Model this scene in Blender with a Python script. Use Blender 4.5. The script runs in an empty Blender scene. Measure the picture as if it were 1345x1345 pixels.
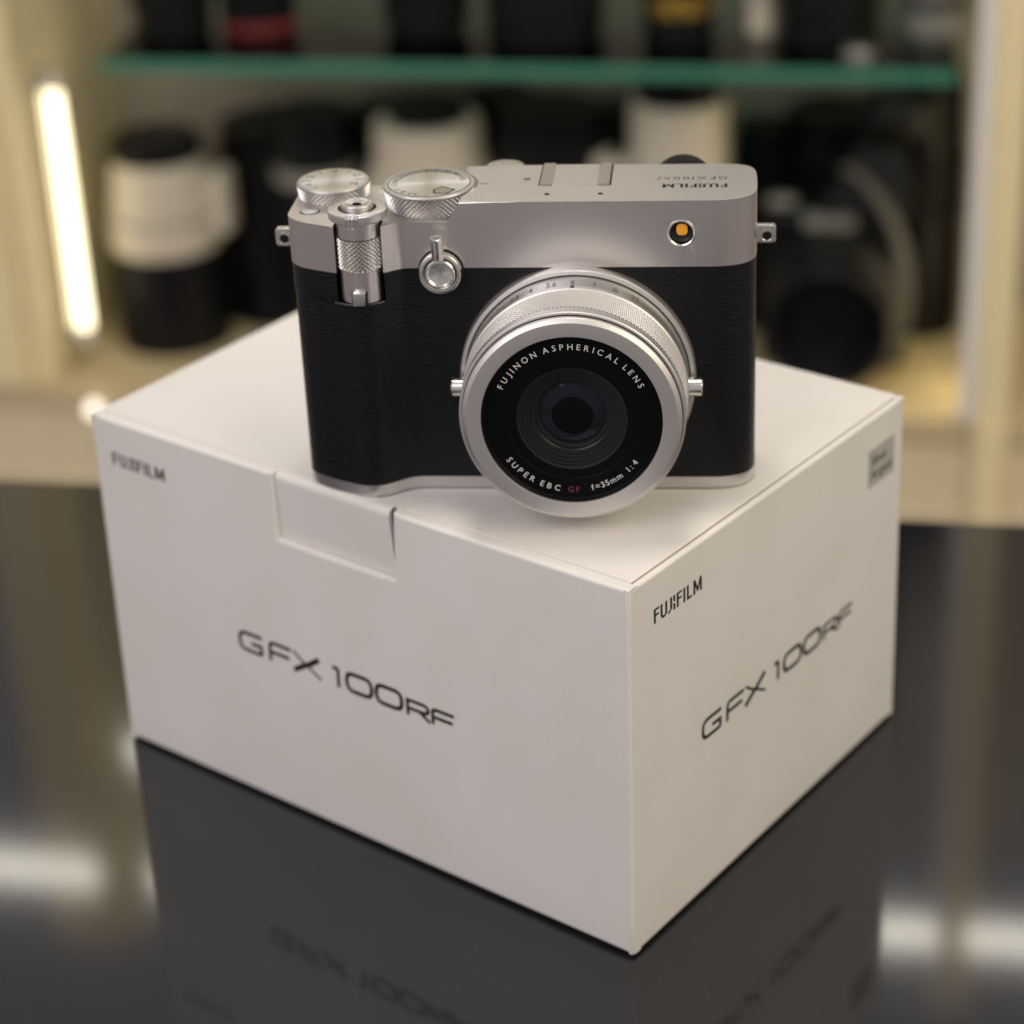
import bpy, bmesh, math, random
from mathutils import Vector, Matrix
random.seed(7)
scene = bpy.context.scene
COL = scene.collection
pi = math.pi

# ------------------------------------------------------------------ camera
CAM_POS = Vector((-0.44473, -0.31437, 0.43715))
CAM_R = Vector((0.59794646, -0.80073356, -0.03585791))
CAM_D = Vector((-0.38068932, -0.24434148, -0.8918368))
CAM_F = Vector((0.70536209, 0.54692138, -0.45093384))
cd = bpy.data.cameras.new('view_camera')
cam = bpy.data.objects.new('view_camera', cd)
COL.objects.link(cam)
rot = Matrix((CAM_R, -CAM_D, -CAM_F)).transposed().to_4x4()
cam.matrix_world = Matrix.Translation(CAM_POS) @ rot
cd.sensor_width = 36.0
cd.lens = 2968.1 / 1345 * 36
cd.shift_x = (672.5 - 705.9) / 1345
cd.shift_y = (630.9 - 672.5) / 1345
cd.clip_start = 0.05
cd.clip_end = 50
cd.dof.use_dof = True
cd.dof.focus_distance = 0.628
cd.dof.aperture_fstop = 7.4
scene.camera = cam

# ------------------------------------------------------------------ world and light
w = bpy.data.worlds.new('World')
scene.world = w
w.use_nodes = True
w.node_tree.nodes['Background'].inputs[0].default_value = (1.0, 0.955, 0.945, 1)
w.node_tree.nodes['Background'].inputs[1].default_value = 0.38


def area(name, loc, target, sx, sy, power, col):
    d = bpy.data.lights.new(name, 'AREA')
    d.shape = 'RECTANGLE'
    d.size, d.size_y = sx, sy
    d.energy = power
    d.color = col
    o = bpy.data.objects.new(name, d)
    COL.objects.link(o)
    o.location = loc
    o.rotation_euler = (Vector(target) - Vector(loc)).to_track_quat('-Z', 'Y').to_euler()
    return o


area('ceiling_panel_light', (0.22, 0.20, 1.95), (0.08, 0.10, 0.1), 0.42, 0.42, 11.5, (1.0, 0.93, 0.85))
area('ceiling_strip_light', (-1.75, 0.25, 1.45), (0.0, 0.1, 0.1), 1.7, 1.3, 21, (1.0, 0.93, 0.93))
area('ceiling_spot_light', (0.25, -1.75, 1.45), (0.1, 0.0, 0.1), 1.7, 1.3, 23, (1.0, 0.87, 0.64))

scene.view_settings.view_transform = 'Standard'
scene.view_settings.look = 'None'
scene.view_settings.exposure = 0.0
scene.view_settings.gamma = 1.0
scene.cycles.max_bounces = 8
scene.cycles.use_denoising = True


# ------------------------------------------------------------------ materials
def nodes(m):
    return m.node_tree.nodes, m.node_tree.links


def mat(name, col, rough=0.5, metal=0.0, noise=None, bump=None, var=0.0, ior=1.5, aniso=0.0, coat=0.0, rvar=0.0, spec=0.5):
    """noise: (scale, (sx,sy,sz)) grain; bump: (strength, distance); var: colour variation"""
    m = bpy.data.materials.new(name)
    m.use_nodes = True
    n, l = nodes(m)
    b = n['Principled BSDF']
    b.inputs['Base Color'].default_value = (*col, 1)
    b.inputs['Roughness'].default_value = rough
    b.inputs['Metallic'].default_value = metal
    b.inputs['IOR'].default_value = ior
    b.inputs['Specular IOR Level'].default_value = spec
    b.inputs['Anisotropic'].default_value = aniso
    b.inputs['Coat Weight'].default_value = coat
    if noise:
        tc = n.new('ShaderNodeTexCoord')
        mp = n.new('ShaderNodeMapping')
        mp.inputs['Scale'].default_value = noise[1]
        l.new(tc.outputs['Object'], mp.inputs['Vector'])
        t = n.new('ShaderNodeTexNoise')
        t.inputs['Scale'].default_value = noise[0]
        t.inputs['Detail'].default_value = 4
        l.new(mp.outputs[0], t.inputs['Vector'])
        if bump:
            bp = n.new('ShaderNodeBump')
            bp.inputs['Strength'].default_value = bump[0]
            bp.inputs['Distance'].default_value = bump[1]
            l.new(t.outputs['Fac'], bp.inputs['Height'])
            l.new(bp.outputs[0], b.inputs['Normal'])
        if var:
            mx = n.new('ShaderNodeMix')
            mx.data_type = 'RGBA'
            mx.inputs[6].default_value = (*[c * (1 - var) for c in col], 1)
            mx.inputs[7].default_value = (*[min(1, c * (1 + var)) for c in col], 1)
            l.new(t.outputs['Fac'], mx.inputs[0])
            l.new(mx.outputs[2], b.inputs['Base Color'])
        if rvar:
            mr = n.new('ShaderNodeMapRange')
            mr.inputs[3].default_value = max(0.02, rough - rvar)
            mr.inputs[4].default_value = rough + rvar
            l.new(t.outputs['Fac'], mr.inputs[0])
            l.new(mr.outputs[0], b.inputs['Roughness'])
    return m


def emit(name, col, s):
    m = bpy.data.materials.new(name)
    m.use_nodes = True
    n, l = nodes(m)
    b = n['Principled BSDF']
    b.inputs['Base Color'].default_value = (*col, 1)
    b.inputs['Emission Color'].default_value = (*col, 1)
    b.inputs['Emission Strength'].default_value = s
    return m


M_card = mat('white_cardboard', (0.80, 0.775, 0.745), 0.62, noise=(900, (1, 1, 1)), bump=(0.22, 0.00015), var=0.035)
_n, _l = nodes(M_card)
_b = _n['Principled BSDF']
_tc = _n.new('ShaderNodeTexCoord')
_t2 = _n.new('ShaderNodeTexNoise')
_t2.inputs['Scale'].default_value = 26
_t2.inputs['Detail'].default_value = 5
_l.new(_tc.outputs['Object'], _t2.inputs['Vector'])
_mx = _n.new('ShaderNodeMix')
_mx.data_type = 'RGBA'
_mx.blend_type = 'MULTIPLY'
_mx.inputs[0].default_value = 1.0
_cr = _n.new('ShaderNodeValToRGB')
_cr.color_ramp.elements[0].position = 0.3
_cr.color_ramp.elements[0].color = (0.93, 0.925, 0.90, 1)
_cr.color_ramp.elements[1].position = 0.7
_cr.color_ramp.elements[1].color = (1.0, 0.985, 0.99, 1)
_l.new(_t2.outputs['Fac'], _cr.inputs[0])
_src = _b.inputs['Base Color'].links[0].from_socket
_l.new(_src, _mx.inputs[6])
_l.new(_cr.outputs[0], _mx.inputs[7])
_l.new(_mx.outputs[2], _b.inputs['Base Color'])
_bp2 = _n.new('ShaderNodeBump')
_bp2.inputs['Strength'].default_value = 0.10
_bp2.inputs['Distance'].default_value = 0.002
_l.new(_t2.outputs['Fac'], _bp2.inputs['Height'])
_l.new(_b.inputs['Normal'].links[0].from_socket, _bp2.inputs['Normal'])
_l.new(_bp2.outputs[0], _b.inputs['Normal'])
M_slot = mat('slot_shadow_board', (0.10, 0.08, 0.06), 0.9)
M_cardin = mat('cardboard_core', (0.34, 0.29, 0.22), 0.9, noise=(700, (1, 1, 1)), var=0.1)
M_ink = mat('black_ink', (0.016, 0.014, 0.013), 0.45)
M_stick = mat('grey_sticker', (0.46, 0.45, 0.41), 0.35, noise=(300, (1, 1, 1)), var=0.03)
M_silver = mat('satin_silver', (0.71, 0.68, 0.675), 0.32, 1.0, noise=(2600, (1, 1, 1)), bump=(0.10, 0.00005), rvar=0.05)
M_bright = mat('polished_silver', (0.80, 0.78, 0.75), 0.24, 1.0, noise=(1500, (1, 1, 1)), rvar=0.04)
M_knurl = mat('knurled_silver', (0.68, 0.66, 0.65), 0.30, 1.0)
M_lens = mat('lens_silver', (0.74, 0.71, 0.695), 0.46, 1.0, noise=(2600, (1, 1, 1)), bump=(0.08, 0.00005), rvar=0.05)
M_scale = mat('scale_ring_grey', (0.50, 0.50, 0.49), 0.38, 1.0)
M_rail = mat('shoe_steel', (0.46, 0.42, 0.37), 0.42, 1.0, noise=(1200, (1, 8, 1)), rvar=0.08)
M_leather = mat('black_leatherette', (0.0040, 0.0040, 0.0055), 0.42, spec=0.28, noise=(560, (0.8, 0.8, 2.3)), bump=(0.65, 0.0005), rvar=0.08)
M_black = mat('satin_black', (0.008, 0.008, 0.009), 0.38, noise=(800, (1, 1, 1)), rvar=0.06)
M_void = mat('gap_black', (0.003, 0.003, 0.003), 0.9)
M_name = mat('name_ring_black', (0.002, 0.002, 0.0028), 0.5, ior=1.3, spec=0.25)
M_thread = mat('ridged_black', (0.006, 0.006, 0.0065), 0.36)
M_white = mat('white_engraving', (0.72, 0.71, 0.69), 0.55)
M_red = mat('red_engraving', (0.20, 0.025, 0.03), 0.5)
M_dark = mat('dark_engraving', (0.015, 0.015, 0.015), 0.7, spec=0.15)
M_amber = mat('amber_lens', (0.95, 0.42, 0.03), 0.2, coat=0.5)
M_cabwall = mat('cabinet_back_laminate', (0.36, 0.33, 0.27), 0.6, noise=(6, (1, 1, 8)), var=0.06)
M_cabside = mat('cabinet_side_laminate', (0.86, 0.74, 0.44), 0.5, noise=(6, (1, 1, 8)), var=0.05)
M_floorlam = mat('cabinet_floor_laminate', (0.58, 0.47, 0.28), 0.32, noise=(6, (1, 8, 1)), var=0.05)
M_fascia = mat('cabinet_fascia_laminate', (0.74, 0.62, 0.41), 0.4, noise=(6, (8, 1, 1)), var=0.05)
M_alu = mat('brushed_aluminium', (0.72, 0.70, 0.67), 0.35, 1.0, noise=(40, (1, 1, 30)), rvar=0.1)
M_trim = mat('pale_trim_paint', (0.78, 0.76, 0.72), 0.35, noise=(40, (1, 1, 30)), var=0.03)
M_gedge = mat('green_glass_edge', (0.062, 0.235, 0.148), 0.12)
M_itemw = mat('cream_white_enamel', (0.62, 0.55, 0.45), 0.42, noise=(200, (1, 1, 1)), var=0.03)
M_itemb = mat('black_enamel', (0.006, 0.006, 0.007), 0.40, spec=0.22, noise=(200, (1, 1, 1)), rvar=0.08)
M_rubber = mat('black_rubber', (0.009, 0.009, 0.009), 0.7, spec=0.2, noise=(300, (1, 1, 1)), bump=(0.3, 0.0006))
M_itemg = mat('grey_enamel', (0.24, 0.235, 0.215), 0.45, noise=(120, (1, 1, 1)), var=0.05)
M_gold = mat('gold_ring_metal', (0.75, 0.46, 0.10), 0.3, 1.0)
M_redring = mat('red_ring_paint', (0.20, 0.02, 0.02), 0.35)
M_strap = mat('grey_webbing', (0.085, 0.082, 0.076), 0.8, noise=(500, (1, 1, 1)), bump=(0.4, 0.0005))
M_shopfloor = mat('shop_floor_tiles', (0.36, 0.29, 0.27), 0.5, noise=(4, (1, 1, 1)), var=0.15)
M_plinth = mat('counter_body_laminate', (0.05, 0.045, 0.04), 0.5, noise=(10, (1, 1, 6)), var=0.1)
M_counter = mat('black_glass', (0.010, 0.010, 0.0135), 0.075, ior=1.64, noise=(7, (1, 1, 1)), rvar=0.025)
_n, _l = nodes(M_counter)
_tc = _n.new('ShaderNodeTexCoord')
_vo = _n.new('ShaderNodeTexVoronoi')
_vo.inputs['Scale'].default_value = 160
_l.new(_tc.outputs['Object'], _vo.inputs['Vector'])
_cr = _n.new('ShaderNodeValToRGB')
_cr.color_ramp.elements[0].position = 0.03
_cr.color_ramp.elements[0].color = (0.045, 0.044, 0.043, 1)
_cr.color_ramp.elements[1].position = 0.075
_cr.color_ramp.elements[1].color = (0.010, 0.010, 0.0135, 1)
_l.new(_vo.outputs['Distance'], _cr.inputs[0])
_l.new(_cr.outputs[0], _n['Principled BSDF'].inputs['Base Color'])
M_led = emit('led_tube_glow', (1.0, 0.90, 0.60), 3.6)
M_led2 = emit('led_tube_glow_bright', (1.0, 0.90, 0.60), 12.0)
M_bar = emit('led_bar_glow', (1.0, 0.95, 0.82), 11.0)
M_hall = emit('hall_lamp_glow', (1.0, 0.95, 0.85), 15.0)
M_glint = emit('ledge_glint_glow', (1.0, 0.94, 0.80), 1.7)  # glow that stands in for a glint on the cabinet ledge


def brushed(name, col, rough):
    m = mat(name, col, rough, 1.0, aniso=0.75)
    n, l = nodes(m)
    t = n.new('ShaderNodeTangent')
    t.direction_type = 'RADIAL'
    t.axis = 'Z'
    l.new(t.outputs[0], n['Principled BSDF'].inputs['Tangent'])
    return m


M_lensknurl = mat('knurled_ring_silver', (0.66, 0.64, 0.62), 0.58, 1.0)
M_scaleink = mat('grey_engraving', (0.10, 0.10, 0.10), 0.7, spec=0.2)
M_spun = brushed('spun_silver', (0.76, 0.74, 0.72), 0.34)


def glasspane(name, tint):
    m = bpy.data.materials.new(name)
    m.use_nodes = True
    n, l = nodes(m)
    out = n['Material Output']
    n.remove(n['Principled BSDF'])
    tr = n.new('ShaderNodeBsdfTransparent')
    tr.inputs[0].default_value = (*tint, 1)
    gl = n.new('ShaderNodeBsdfGlossy')
    gl.inputs['Roughness'].default_value = 0.03
    fr = n.new('ShaderNodeFresnel')
    fr.inputs[0].default_value = 1.5
    mx = n.new('ShaderNodeMixShader')
    l.new(fr.outputs[0], mx.inputs[0])
    l.new(tr.outputs[0], mx.inputs[1])
    l.new(gl.outputs[0], mx.inputs[2])
    l.new(mx.outputs[0], out.inputs[0])
    return m


M_pane = glasspane('shelf_glass', (0.82, 0.93, 0.87))
M_optic = mat('coated_front_glass', (0.014, 0.014, 0.018), 0.07, ior=1.3)
nodes(M_optic)[0]['Principled BSDF'].inputs['Specular Tint'].default_value = (0.55, 0.45, 1.0, 1)


# ------------------------------------------------------------------ helpers
def link(name, bm, material, parent=None, scale=1.0, angle=35, smooth=True):
    me = bpy.data.meshes.new(name)
    bmesh.ops.remove_doubles(bm, verts=bm.verts, dist=1e-6)
    if scale != 1.0:
        bmesh.ops.scale(bm, vec=(scale,) * 3, verts=bm.verts)
    bm.to_mesh(me)
    bm.free()
    if smooth:
        me.polygons.foreach_set('use_smooth', [True] * len(me.polygons))
        me.set_sharp_from_angle(angle=math.radians(angle))
    mats = material if isinstance(material, (list, tuple)) else [material]
    for m in mats:
        me.materials.append(m)
    o = bpy.data.objects.new(name, me)
    COL.objects.link(o)
    if parent:
        o.parent = parent
    if smooth and angle > 10:
        wn = o.modifiers.new('even_normals', 'WEIGHTED_NORMAL')
        wn.keep_sharp = True
        wn.weight = 50
    return o


def tag(o, label=None, cat=None, group=None, kind=None):
    for k, v in (('label', label), ('category', cat), ('group', group), ('kind', kind)):
        if v:
            o[k] = v
    return o


def thing(name, label, cat, loc, rz=0.0, group=None):
    o = bpy.data.objects.new(name, None)
    COL.objects.link(o)
    o.empty_display_size = 0.02
    o.location = loc
    o.rotation_euler = (0, 0, rz)
    return tag(o, label, cat, group)


def fixn(bm):
    bmesh.ops.recalc_face_normals(bm, faces=bm.faces)


def bevel_edges(bm, edges, off, seg=2):
    edges = [e for e in edges if e.is_valid]
    if edges:
        bmesh.ops.bevel(bm, geom=edges, offset=off, offset_type='OFFSET', segments=seg, profile=0.5, affect='EDGES', clamp_overlap=True)


def prism(bm, pts, z0, z1, top=None, bev_top=0.0, bev_bot=0.0, cap_bot=True, cap_top=True, seg=2):
    top = top or pts
    a = [bm.verts.new((x, y, z0)) for x, y in pts]
    b = [bm.verts.new((x, y, z1)) for x, y in top]
    n = len(pts)
    for i in range(n):
        j = (i + 1) % n
        bm.faces.new((a[i], a[j], b[j], b[i]))
    ft = bm.faces.new(b) if cap_top else None
    fb = bm.faces.new(a[::-1]) if cap_bot else None
    ed = list(ft.edges) if (ft and bev_top) else []
    eb = list(fb.edges) if (fb and bev_bot) else []
    if ed:
        bevel_edges(bm, ed, bev_top, seg)
    if eb:
        bevel_edges(bm, eb, bev_bot, seg)


def box(bm, x0, x1, y0, y1, z0, z1, bev=0.0, seg=2):
    t = bmesh.new()
    bmesh.ops.create_cube(t, size=1)
    for v in t.verts:
        v.co = Vector(((x0 + x1) / 2 + v.co.x * (x1 - x0), (y0 + y1) / 2 + v.co.y * (y1 - y0), (z0 + z1) / 2 + v.co.z * (z1 - z0)))
    if bev:
        bevel_edges(t, list(t.edges), bev, seg)
    merge(bm, t)


def merge(bm, t, M=None):
    vm = {}
    for v in t.verts:
        vm[v] = bm.verts.new(M @ v.co if M else v.co)
    for f in t.faces:
        try:
            nf = bm.faces.new([vm[v] for v in f.verts])
            nf.material_index = f.material_index
        except ValueError:
            pass
    t.free()


def lathe(bm, prof, n=96, axis='Z', c=(0, 0, 0), closed=False):
    """prof: (r, h). axis Z: h up from c; axis Y: h towards -y from c."""
    rings = []
    for r, h in prof:
        ring = []
        if r < 1e-9:
            p = (c[0], c[1], c[2] + h) if axis == 'Z' else (c[0], c[1] - h, c[2])
            ring = [bm.verts.new(p)]
        else:
            for i in range(n):
                a = 2 * pi * i / n
                if axis == 'Z':
                    p = (c[0] + r * math.cos(a), c[1] + r * math.sin(a), c[2] + h)
                else:
                    p = (c[0] + r * math.cos(a), c[1] - h, c[2] + r * math.sin(a))
                ring.append(bm.verts.new(p))
        rings.append(ring)
    if closed:
        rings.append(rings[0])
    for A, B in zip(rings, rings[1:]):
        if len(A) == 1 and len(B) == 1:
            continue
        for i in range(n):
            j = (i + 1) % n
            if len(A) == 1:
                bm.faces.new((A[0], B[j], B[i]))
            elif len(B) == 1:
                bm.faces.new((A[i], A[j], B[0]))
            else:
                bm.faces.new((A[i], A[j], B[j], B[i]))
    fixn(bm)


def knurl(bm, r0, r1, z0, z1, n, rows, depth, axis='Z', c=(0, 0, 0)):
    """diamond knurling: every diamond is a little pyramid"""
    def P(i, j, pk=0.0):
        t = j / rows
        r = r0 + (r1 - r0) * t + pk
        a = pi * i / n
        h = z0 + (z1 - z0) * t
        if axis == 'Z':
            return (c[0] + r * math.cos(a), c[1] + r * math.sin(a), c[2] + h)
        return (c[0] + r * math.cos(a), c[1] - h, c[2] + r * math.sin(a))
    vs = {}

    def V(i, j):
        k = (i % (2 * n), j)
        if k not in vs:
            vs[k] = bm.verts.new(P(k[0], j))
        return vs[k]
    for j in range(0, rows + 1):
        for i in range(2 * n):
            if (i + j) % 2 == 0:
                continue
            le, ri = V(i - 1, j), V(i + 1, j)
            dn = V(i, j - 1) if j > 0 else None
            up = V(i, j + 1) if j < rows else None
            pk = bm.verts.new(P(i, j, depth))
            if dn:
                bm.faces.new((dn, ri, pk))
                bm.faces.new((le, dn, pk))
            if up:
                bm.faces.new((ri, up, pk))
                bm.faces.new((up, le, pk))
    fixn(bm)


_glyph = {}


def glyph(ch):
    """flat triangles of one character of the built-in font, size 1"""
    if ch not in _glyph:
        cu = bpy.data.curves.new('glyph_curve', 'FONT')
        cu.body = ch
        cu.resolution_u = 3
        o = bpy.data.objects.new('glyph_object', cu)
        COL.objects.link(o)
        dg = bpy.context.evaluated_depsgraph_get()
        ev = o.evaluated_get(dg)
        me = ev.to_mesh()
        vs = [(v.co.x, v.co.y) for v in me.vertices]
        fs = [tuple(p.vertices) for p in me.polygons]
        ev.to_mesh_clear()
        bpy.data.objects.remove(o)
        bpy.data.curves.remove(cu)
        x0 = min(v[0] for v in vs) if vs else 0
        x1 = max(v[0] for v in vs) if vs else 0.28
        _glyph[ch] = ([(x - x0, y) for x, y in vs], fs, x1 - x0)
    return _glyph[ch]


def cap_h():
    return max(y for x, y in glyph('H')[0])


def layout(text, cap, track):
    """[(char, x offset)], total width, scale"""
    s = cap / cap_h()
    x, out = 0.0, []
    for ch in text:
        if ch == ' ':
            x += cap * 0.55
            continue
        out.append((ch, x))
        x += glyph(ch)[2] * s + track
    return out, x - track, s


def put(bm, ch, s, fn, bold=0.0):
    vs, fs, _ = glyph(ch)
    nv = [bm.verts.new(fn(x * s, y * s)) for x, y in vs]
    for f in fs:
        try:
            bm.faces.new([nv[i] for i in f])
        except ValueError:
            pass


def text_line(bm, text, cap, track, fn, align='L'):
    lay, wd, s = layout(text, cap, track)
    off = {'L': 0, 'C': -wd / 2, 'R': -wd}[align]
    for ch, x in lay:
        put(bm, ch, s, lambda a, b, x=x: fn(a + x + off, b))
    return wd


def stroke(bm, pts, wd, fn, closed=False):
    """a polyline of even width as flat quads with mitred joints"""
    P = [Vector(p) for p in pts]
    n = len(P)
    L, Rr = [], []
    for i in range(n):
        a = P[i - 1] if (i > 0 or closed) else None
        b = P[(i + 1) % n] if (i < n - 1 or closed) else None
        d1 = (P[i] - a).normalized() if a is not None else None
        d2 = (b - P[i]).normalized() if b is not None else None
        d = d1 if d2 is None else d2 if d1 is None else (d1 + d2).normalized()
        k = 1.0
        if d1 is not None and d2 is not None:
            k = 1 / max(0.5, d.dot(d1))
        nn = Vector((-d.y, d.x)) * wd / 2 * k
        L.append(bm.verts.new(fn(*(P[i] + nn))))
        Rr.append(bm.verts.new(fn(*(P[i] - nn))))
    for i in range(n if closed else n - 1):
        j = (i + 1) % n
        bm.faces.new((Rr[i], Rr[j], L[j], L[i]))


def poly(bm, pts, fn):
    bm.faces.new([bm.verts.new(fn(*p)) for p in pts])


def rr(x0, y0, x1, y1, r, k=4):
    """rounded rectangle outline"""
    out = []
    for cx, cy, a0 in ((x1 - r, y0 + r, -90), (x1 - r, y1 - r, 0), (x0 + r, y1 - r, 90), (x0 + r, y0 + r, 180)):
        for i in range(k + 1):
            a = math.radians(a0 + 90 * i / k)
            out.append((cx + r * math.cos(a), cy + r * math.sin(a)))
    return out


def smooth_line(pts, k=5):
    """open Catmull-Rom through pts"""
    P = [Vector(p) for p in pts]
    P = [2 * P[0] - P[1]] + P + [2 * P[-1] - P[-2]]
    out = []
    for i in range(1, len(P) - 2):
        a, b, c, d = P[i - 1:i + 3]
        for j in range(k):
            t = j / k
            out.append(tuple(0.5 * ((2 * b) + (c - a) * t + (2 * a - 5 * b + 4 * c - d) * t * t + (3 * b - a - 3 * c + d) * t ** 3)))
    out.append(tuple(P[-2]))
    return out


# the place's two frames: the cabinet and counter run along CU, away from the viewer along CV
CU = Vector((0.46147, -0.88716, 0))
CV = Vector((0.88716, 0.46147, 0))
# recomputed exactly below
_f = Vector((CAM_F.x, CAM_F.y, 0)).normalized()
_r = Vector((_f.y, -_f.x, 0))
_y = math.radians(-10.5)
CU = (_r * math.cos(_y) + _f * math.sin(_y)).normalized()
CV = (_f * math.cos(_y) - _r * math.sin(_y)).normalized()
CAB_ROT = math.atan2(CU.y, CU.x)


def cab(u, v, z):
    p = CU * u + CV * v
    return Vector((CAM_POS.x + p.x, CAM_POS.y + p.y, z))


# ------------------------------------------------------------------ setting
bm = bmesh.new()
box(bm, -4, 4, -3, 5, -1.0, -0.95)
fl = link('floor', bm, M_shopfloor)
fl.location = (CAM_POS.x, CAM_POS.y, 0)
fl.rotation_euler = (0, 0, CAB_ROT)
tag(fl, kind='structure')

ct = thing('display_counter', 'black glass topped shop counter under the white carton', 'counter', cab(0, 0, -0.95), CAB_ROT)
bm = bmesh.new()
box(bm, -0.48, 0.14, 0.12, 0.83, 0.938, 0.95, 0.0015)
link('counter_top', bm, M_counter, ct)
bm = bmesh.new()
box(bm, -0.46, 0.12, 0.16, 0.80, 0.0, 0.936)
link('counter_body', bm, M_plinth, ct)

# the cabinet behind
cb = thing('display_cabinet', 'lit display cabinet with green edged glass shelf behind the counter', 'cabinet', cab(0, 0, -0.95), CAB_ROT)
ZF = 0.95 - 0.39           # cabinet floor, in the cabinet's own height
ZS = 0.95 - 0.088
TOP = 0.95 + 1.02


def cpart(name, boxes, m, bev=0.001):
    bm = bmesh.new()
    for b in boxes:
        box(bm, *b, bev=bev)
    return link(name, bm, m, cb)


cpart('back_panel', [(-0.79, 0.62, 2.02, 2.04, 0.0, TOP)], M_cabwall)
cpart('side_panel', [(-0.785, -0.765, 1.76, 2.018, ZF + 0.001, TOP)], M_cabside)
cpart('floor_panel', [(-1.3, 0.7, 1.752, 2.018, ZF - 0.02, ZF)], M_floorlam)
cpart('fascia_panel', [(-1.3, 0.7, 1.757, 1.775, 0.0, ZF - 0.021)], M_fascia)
cpart('plinth_rail', [(-1.3, 0.7, 1.744, 1.756, ZF - 0.10, ZF - 0.094)], M_alu)
# right post: pale aluminium edge and a yellow laminate face
cpart('post', [(0.0515, 0.079, 1.75, 2.015, ZF + 0.001, TOP), (0.0515, 0.079, 1.747, 1.7565, 0.0, ZF + 0.0005)], M_cabside)
cpart('post_trim', [(0.038, 0.051, 1.748, 1.775, ZF + 0.0012, TOP)], M_trim)
cpart('post', [(-0.845, -0.7865, 1.75, 2.015, ZF + 0.001, TOP)], M_cabside)
gs = cpart('glass_shelf', [(-0.684, 0.022, 1.757, 2.012, ZS - 0.010, ZS)], M_pane, 0.0)
bm = bmesh.new()
box(bm, -0.6845, 0.0225, 1.7535, 1.7568, ZS - 0.0102, ZS + 0.0002, 0.0008)
link('shelf_edge', bm, M_gedge, gs)
gs2 = cpart('glass_shelf', [(-0.76, 0.037, 1.757, 2.012, 0.95 + 0.43, 0.95 + 0.44)], M_pane, 0.0)
bm = bmesh.new()
box(bm, -0.7605, 0.0375, 1.7535, 1.7568, 1.3798, 1.3902, 0.0008)
link('shelf_edge', bm, M_gedge, gs2)


def tube(u, v, z0, z1, r, name, m, parent):
    bm = bmesh.new()
    lathe(bm, [(0, z0), (r * 0.8, z0), (r, z0 + r * 0.4), (r, z1 - r * 0.4), (r * 0.8, z1), (0, z1)], 24, 'Z', (u, v, 0))
    return link(name, bm, m, parent)


tube(-0.7458, 1.80, 0.95 - 0.350, 0.95 - 0.13, 0.0057, 'light_tube', M_led, cb)
tube(0.0455, 1.805, 0.95 - 0.372, 0.95 - 0.115, 0.0052, 'light_tube', M_led2, cb)
cpart('tube_channel', [(-0.7645, -0.7530, 1.79, 1.81, 0.95 - 0.372, 0.95 - 0.112)], M_alu)
for z0, z1 in ((0.95 - 0.366, 0.95 - 0.3505), (0.95 - 0.1295, 0.95 - 0.117)):
    tube(-0.7458, 1.80, z0, z1, 0.0064, 'tube_end_cap', M_trim, cb)
for u0, u1 in ((-1.25, -0.79), (-0.735, 0.046), (0.07, 0.55)):
    cpart('light_bar', [(u0, u1, 1.742, 1.757, 0.95 + 0.915, 0.95 + 0.94)], M_bar, 0.004)
for (u, v, z, k, mm) in ((-0.728, 1.745, 0.95 + 0.77, 1.0, M_hall), (-0.7215, 1.738, 0.95 - 0.402, 0.62, M_glint)):  # a lamp above; below, an added glowing disc as a ledge glint
    bm = bmesh.new()
    lathe(bm, [(0, 0.01), (0.008 * k, 0.009), (0.0105 * k, 0.004), (0.0105 * k, 0.0), (0, 0.0)], 20, 'Y', (u, v, z))
    link('lamp_and_glint_disc', bm, mm, cb)

# ------------------------------------------------------------------ lenses and cameras on the shelves
G1 = 'lenses standing on the cabinet floor'
G2 = 'lenses standing on the glass shelf'


def stand_lens(u, v, z, label, parts, group, name='camera_lens', tilt=None):
    """parts: list of (part name, material, profile [(r,h)])"""
    t = thing(name, label, 'lens', cab(u, v, z), CAB_ROT, group)
    if tilt:
        t.rotation_euler = (tilt[0], tilt[1], CAB_ROT)
    for pn, m, prof in parts:
        bm = bmesh.new()
        if pn == 'tripod_foot':
            x, z0, z1 = prof
            s = 1 if x > 0 else -1
            a, b = sorted((x, x - s * 0.017))
            box(bm, a, b, -0.017, 0.017, z0, z1, 0.005)
            a, b = sorted((x - s * 0.010, 0.0))
            box(bm, a, b, -0.012, 0.012, z1 - 0.045, z1 - 0.006, 0.005)
        else:
            lathe(bm, prof, 48)
        link(pn, bm, m, t)
    return t


def barrel(r, z0, z1, ribs=0):
    """a plain or ribbed barrel profile, closed"""
    p = [(0, z0), (r - 0.001, z0), (r, z0 + 0.001)]
    for k in range(ribs):
        a = z0 + (z1 - z0) * (k + 0.4) / ribs
        b = z0 + (z1 - z0) * (k + 0.8) / ribs
        p += [(r, a), (r - 0.0015, a + 0.0008), (r - 0.0015, b), (r, b + 0.0008)]
    p += [(r, z1 - 0.001), (r - 0.001, z1), (0, z1)]
    return p


def cone(r0, r1, z0, z1):
    return [(0, z0), (r0 - 0.001, z0), (r0, z0 + 0.001), (r1, z1 - 0.001), (r1 - 0.001, z1), (0, z1)]


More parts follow.
